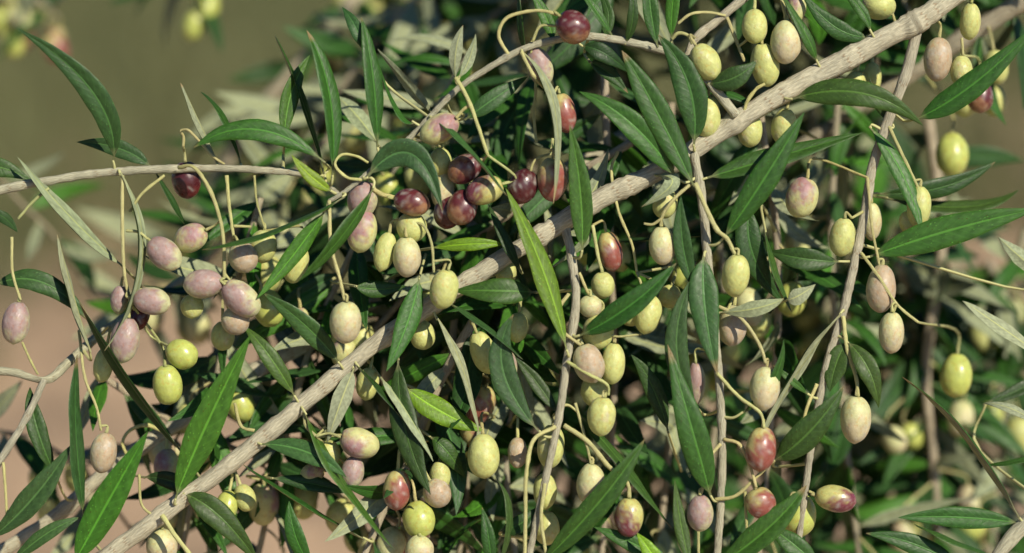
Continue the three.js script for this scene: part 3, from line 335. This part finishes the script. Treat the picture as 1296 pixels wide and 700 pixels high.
// olives: centre, half width, half length, lean of the stalk end (degrees, + to the right), skin, distance
function olive(x, y, a, b, lean, kind, z = null, attach) {
  const L = lean * Math.PI / 180, sx = Math.sin(L), sy = -Math.cos(L), tx = x + sx * b, ty = y + sy * b;
  const near = attach ? { w: nearest(attach[0], attach[1], 0).w, s: nearest(attach[0], attach[1], 0).s, d: 9 } : nearest(tx, ty - 8, z ?? 1);
  z ??= clamp(near.s.z + .4, -2.5, 2.4); const k = sizeAt(z), o = near.w.owner, c = at(x, y, z), axis = at(tx, ty, z + rr(-.25, .25)).sub(c).normalize();
  const m = part('olive', oliveGeometry(kind, Math.floor(rnd() * 6)), skinMat(kind), o, SKINLABEL[kind]); m.position.copy(c).sub(o.position);
  m.quaternion.setFromUnitVectors(V(0, 1, 0), axis); m.rotateY(rr(0, 6.28) * (kind === 'G' || kind === 'Y' ? 1 : .12)); { const v = rr(.94, 1.01); m.scale.set(2 * a * k * v, 2 * b * k * v, 2 * a * k * v * rr(.94, 1.04)); }
  const top = c.clone().addScaledVector(axis, b * k * .93), q = at(near.s.x, near.s.y, near.s.z), out = top.clone().addScaledVector(axis, Math.min(.012, .35 * top.distanceTo(q) + .002)), far = near.d > 45;
  if (far) out.add(at(x, y, z - 2).sub(c));
  const g = tube([top, out, q], [.001, .0007, .0008], { sides: 6, seg: 5, knot: .2, colour: jit([.43, .42, .17], .14), vary: .3 });
  m.updateMatrix(); g.translate(-o.position.x, -o.position.y, -o.position.z).applyMatrix4(m.matrix.clone().invert()); part('stalk', g, stalkMat, m);
}
const OLIVES = [
  [725, 34, 21, 23, -50, 'D', 2.2], [683, 84, 17, 26, -18, 'M', .6], [713, 143, 17, 27, -12, 'S', .4], [556, 163, 19, 28, 62, 'P', 1.6], [557, 205, 16, 19, 8, 'G', .6], [588, 214, 19, 24, 60, 'D', 1.4], [613, 241, 19, 26, 70, 'R', 1.8], [585, 262, 20, 24, 20, 'D', 1.2], [560, 240, 15, 24, 6, 'Q', .4], [521, 256, 18, 24, -78, 'D', 1.4], [567, 268, 18, 22, 10, 'K', .4], [662, 236, 19, 23, 25, 'K', 1], [699, 227, 20, 29, 2, 'S', 1.2],
  [459, 252, 20, 25, 15, 'M', .7], [458, 293, 19, 27, 12, 'P', .9], [487, 319, 14, 26, 14, 'G', .8], [515, 325, 19, 27, -2, 'Q', 1.3], [521, 288, 20, 20, 20, 'G', .7], [562, 366, 20, 27, 12, 'G', 1.7], [437, 408, 21, 28, 4, 'Q', 2.2], [535, 424, 17, 20, 0, 'G', -1], [374, 333, 17, 27, 12, 'G', .3], [242, 301, 19, 23, 62, 'P', 1], [208, 321, 19, 25, -48, 'M', 1.2], [258, 359, 19, 26, 84, 'M', 1.5], [308, 326, 19, 20, -20, 'N', 1], [333, 312, 18, 22, 5, 'G', .2],
  [305, 378, 20, 29, -48, 'M', 1.6, [284, 350]], [298, 406, 18, 18, 20, 'N', .8], [192, 381, 19, 25, -80, 'M', 1.3], [158, 430, 19, 30, 10, 'M', 1], [151, 379, 12, 19, 8, 'M', .4], [176, 399, 14, 20, 10, 'K', -.2], [20, 408, 18, 28, 8, 'M', .7], [212, 487, 19, 26, -8, 'Y', .6], [230, 448, 19, 22, -60, 'Y', .2], [243, 388, 15, 16, 0, 'G', 0], [131, 462, 13, 23, 10, 'G', -.8], [131, 573, 18, 27, 8, 'N', .2], [211, 592, 17, 25, 0, 'P', -3.4], [236, 228, 20, 25, -4, 'K', -.9], [282, 425, 16, 20, 0, 'G', -1],
  [955, 33, 17, 23, 0, 'G', .4], [995, 53, 20, 28, 3, 'Q', .8], [893, 79, 20, 26, -30, 'G', 1], [968, 82, 18, 28, -8, 'G', .2], [895, 148, 18, 27, 4, 'G', .2], [949, 165, 17, 22, 0, 'G', -.8], [992, 160, 17, 24, 10, 'G', -.9], [1008, 8, 13, 22, 0, 'P', -.6], [1112, 8, 23, 17, 0, 'G', -.8], [1187, 75, 19, 29, 4, 'N', -.8], [1228, 27, 14, 25, 4, 'G', -.6], [1217, 90, 15, 21, 0, 'G', -.6], [1240, 122, 17, 21, 0, 'D', -6], [1205, 195, 22, 29, 0, 'Y', -12], [1082, 108, 14, 18, 10, 'G', -3], [1104, 98, 12, 20, 0, 'G', -4],
  [1015, 250, 21, 27, 16, 'P', -.2], [1066, 300, 17, 26, 8, 'G', 0], [1103, 280, 14, 25, 0, 'Q', -1.6], [1163, 262, 17, 28, 4, 'G', -.4], [1150, 281, 12, 14, 0, 'G', -1], [1115, 365, 19, 31, 4, 'N', .2], [1128, 421, 17, 28, 2, 'Q', .9], [1083, 531, 21, 32, 2, 'Q', .6], [1210, 475, 21, 29, 4, 'Y', -8], [931, 349, 18, 28, 6, 'G', 1.7], [838, 311, 18, 26, -2, 'Q', 1.4], [842, 258, 16, 20, 20, 'G', -.2], [772, 318, 16, 27, -12, 'S', -1], [763, 361, 15, 17, -4, 'G', -.6], [747, 388, 15, 15, 0, 'Q', .7], [820, 398, 19, 27, 12, 'G', .6],
  [800, 394, 16, 20, 20, 'G', .1], [848, 375, 14, 15, 10, 'G', -.8], [745, 460, 21, 27, -18, 'N', 1.4], [776, 460, 16, 28, 4, 'G', .9], [757, 420, 20, 23, 10, 'G', .6], [752, 495, 17, 20, 0, 'G', -.6], [761, 527, 19, 26, 6, 'G', 1.9], [748, 612, 18, 26, 4, 'Q', 1.4], [796, 655, 19, 26, 2, 'R', 1.2], [886, 649, 17, 24, 0, 'M', 1.2], [963, 568, 20, 29, 6, 'S', 2], [963, 637, 19, 20, -20, 'S', 1.7], [968, 492, 20, 29, 6, 'Q', 1.6], [927, 412, 20, 28, 6, 'N', .2],
  [881, 485, 12, 28, 0, 'M', -.4], [1012, 652, 21, 28, 6, 'Y', -.6], [998, 650, 12, 18, 10, 'S', -.3], [1057, 631, 17, 26, -80, 'R', .8], [612, 577, 21, 30, -2, 'G', .6], [655, 573, 13, 20, 0, 'N', -1.6], [612, 446, 17, 29, -20, 'G', -.6], [643, 466, 12, 23, 0, 'M', -.4], [455, 561, 20, 27, -72, 'P', .6], [446, 597, 15, 21, 10, 'M', .3], [414, 575, 18, 19, 0, 'G', -.4], [396, 598, 12, 16, 80, 'P', -.6], [502, 620, 18, 27, 4, 'S', .6], [553, 624, 18, 20, -30, 'N', -.2],
  [557, 602, 14, 20, 0, 'G', -.6], [530, 657, 21, 24, -10, 'Y', -.2], [531, 696, 19, 20, 0, 'Q', .4], [465, 486, 15, 21, 10, 'G', -1], [697, 565, 18, 28, 6, 'G', .2], [690, 622, 16, 24, 0, 'G', -1.4], [692, 668, 17, 22, 0, 'G', -1.6], [205, 690, 20, 22, 0, 'Q', -1], [287, 640, 14, 20, 10, 'Y', -1.6], [310, 630, 14, 18, -20, 'G', -1.8], [380, 405, 12, 16, 0, 'P', -3], [655, 415, 14, 20, 6, 'G', -1.2], [640, 345, 14, 16, 0, 'G', -1.2], [665, 300, 10, 13, 0, 'G', -.8],
];
for (const o of OLIVES) olive(...o);

renderer.render(scene, camera);
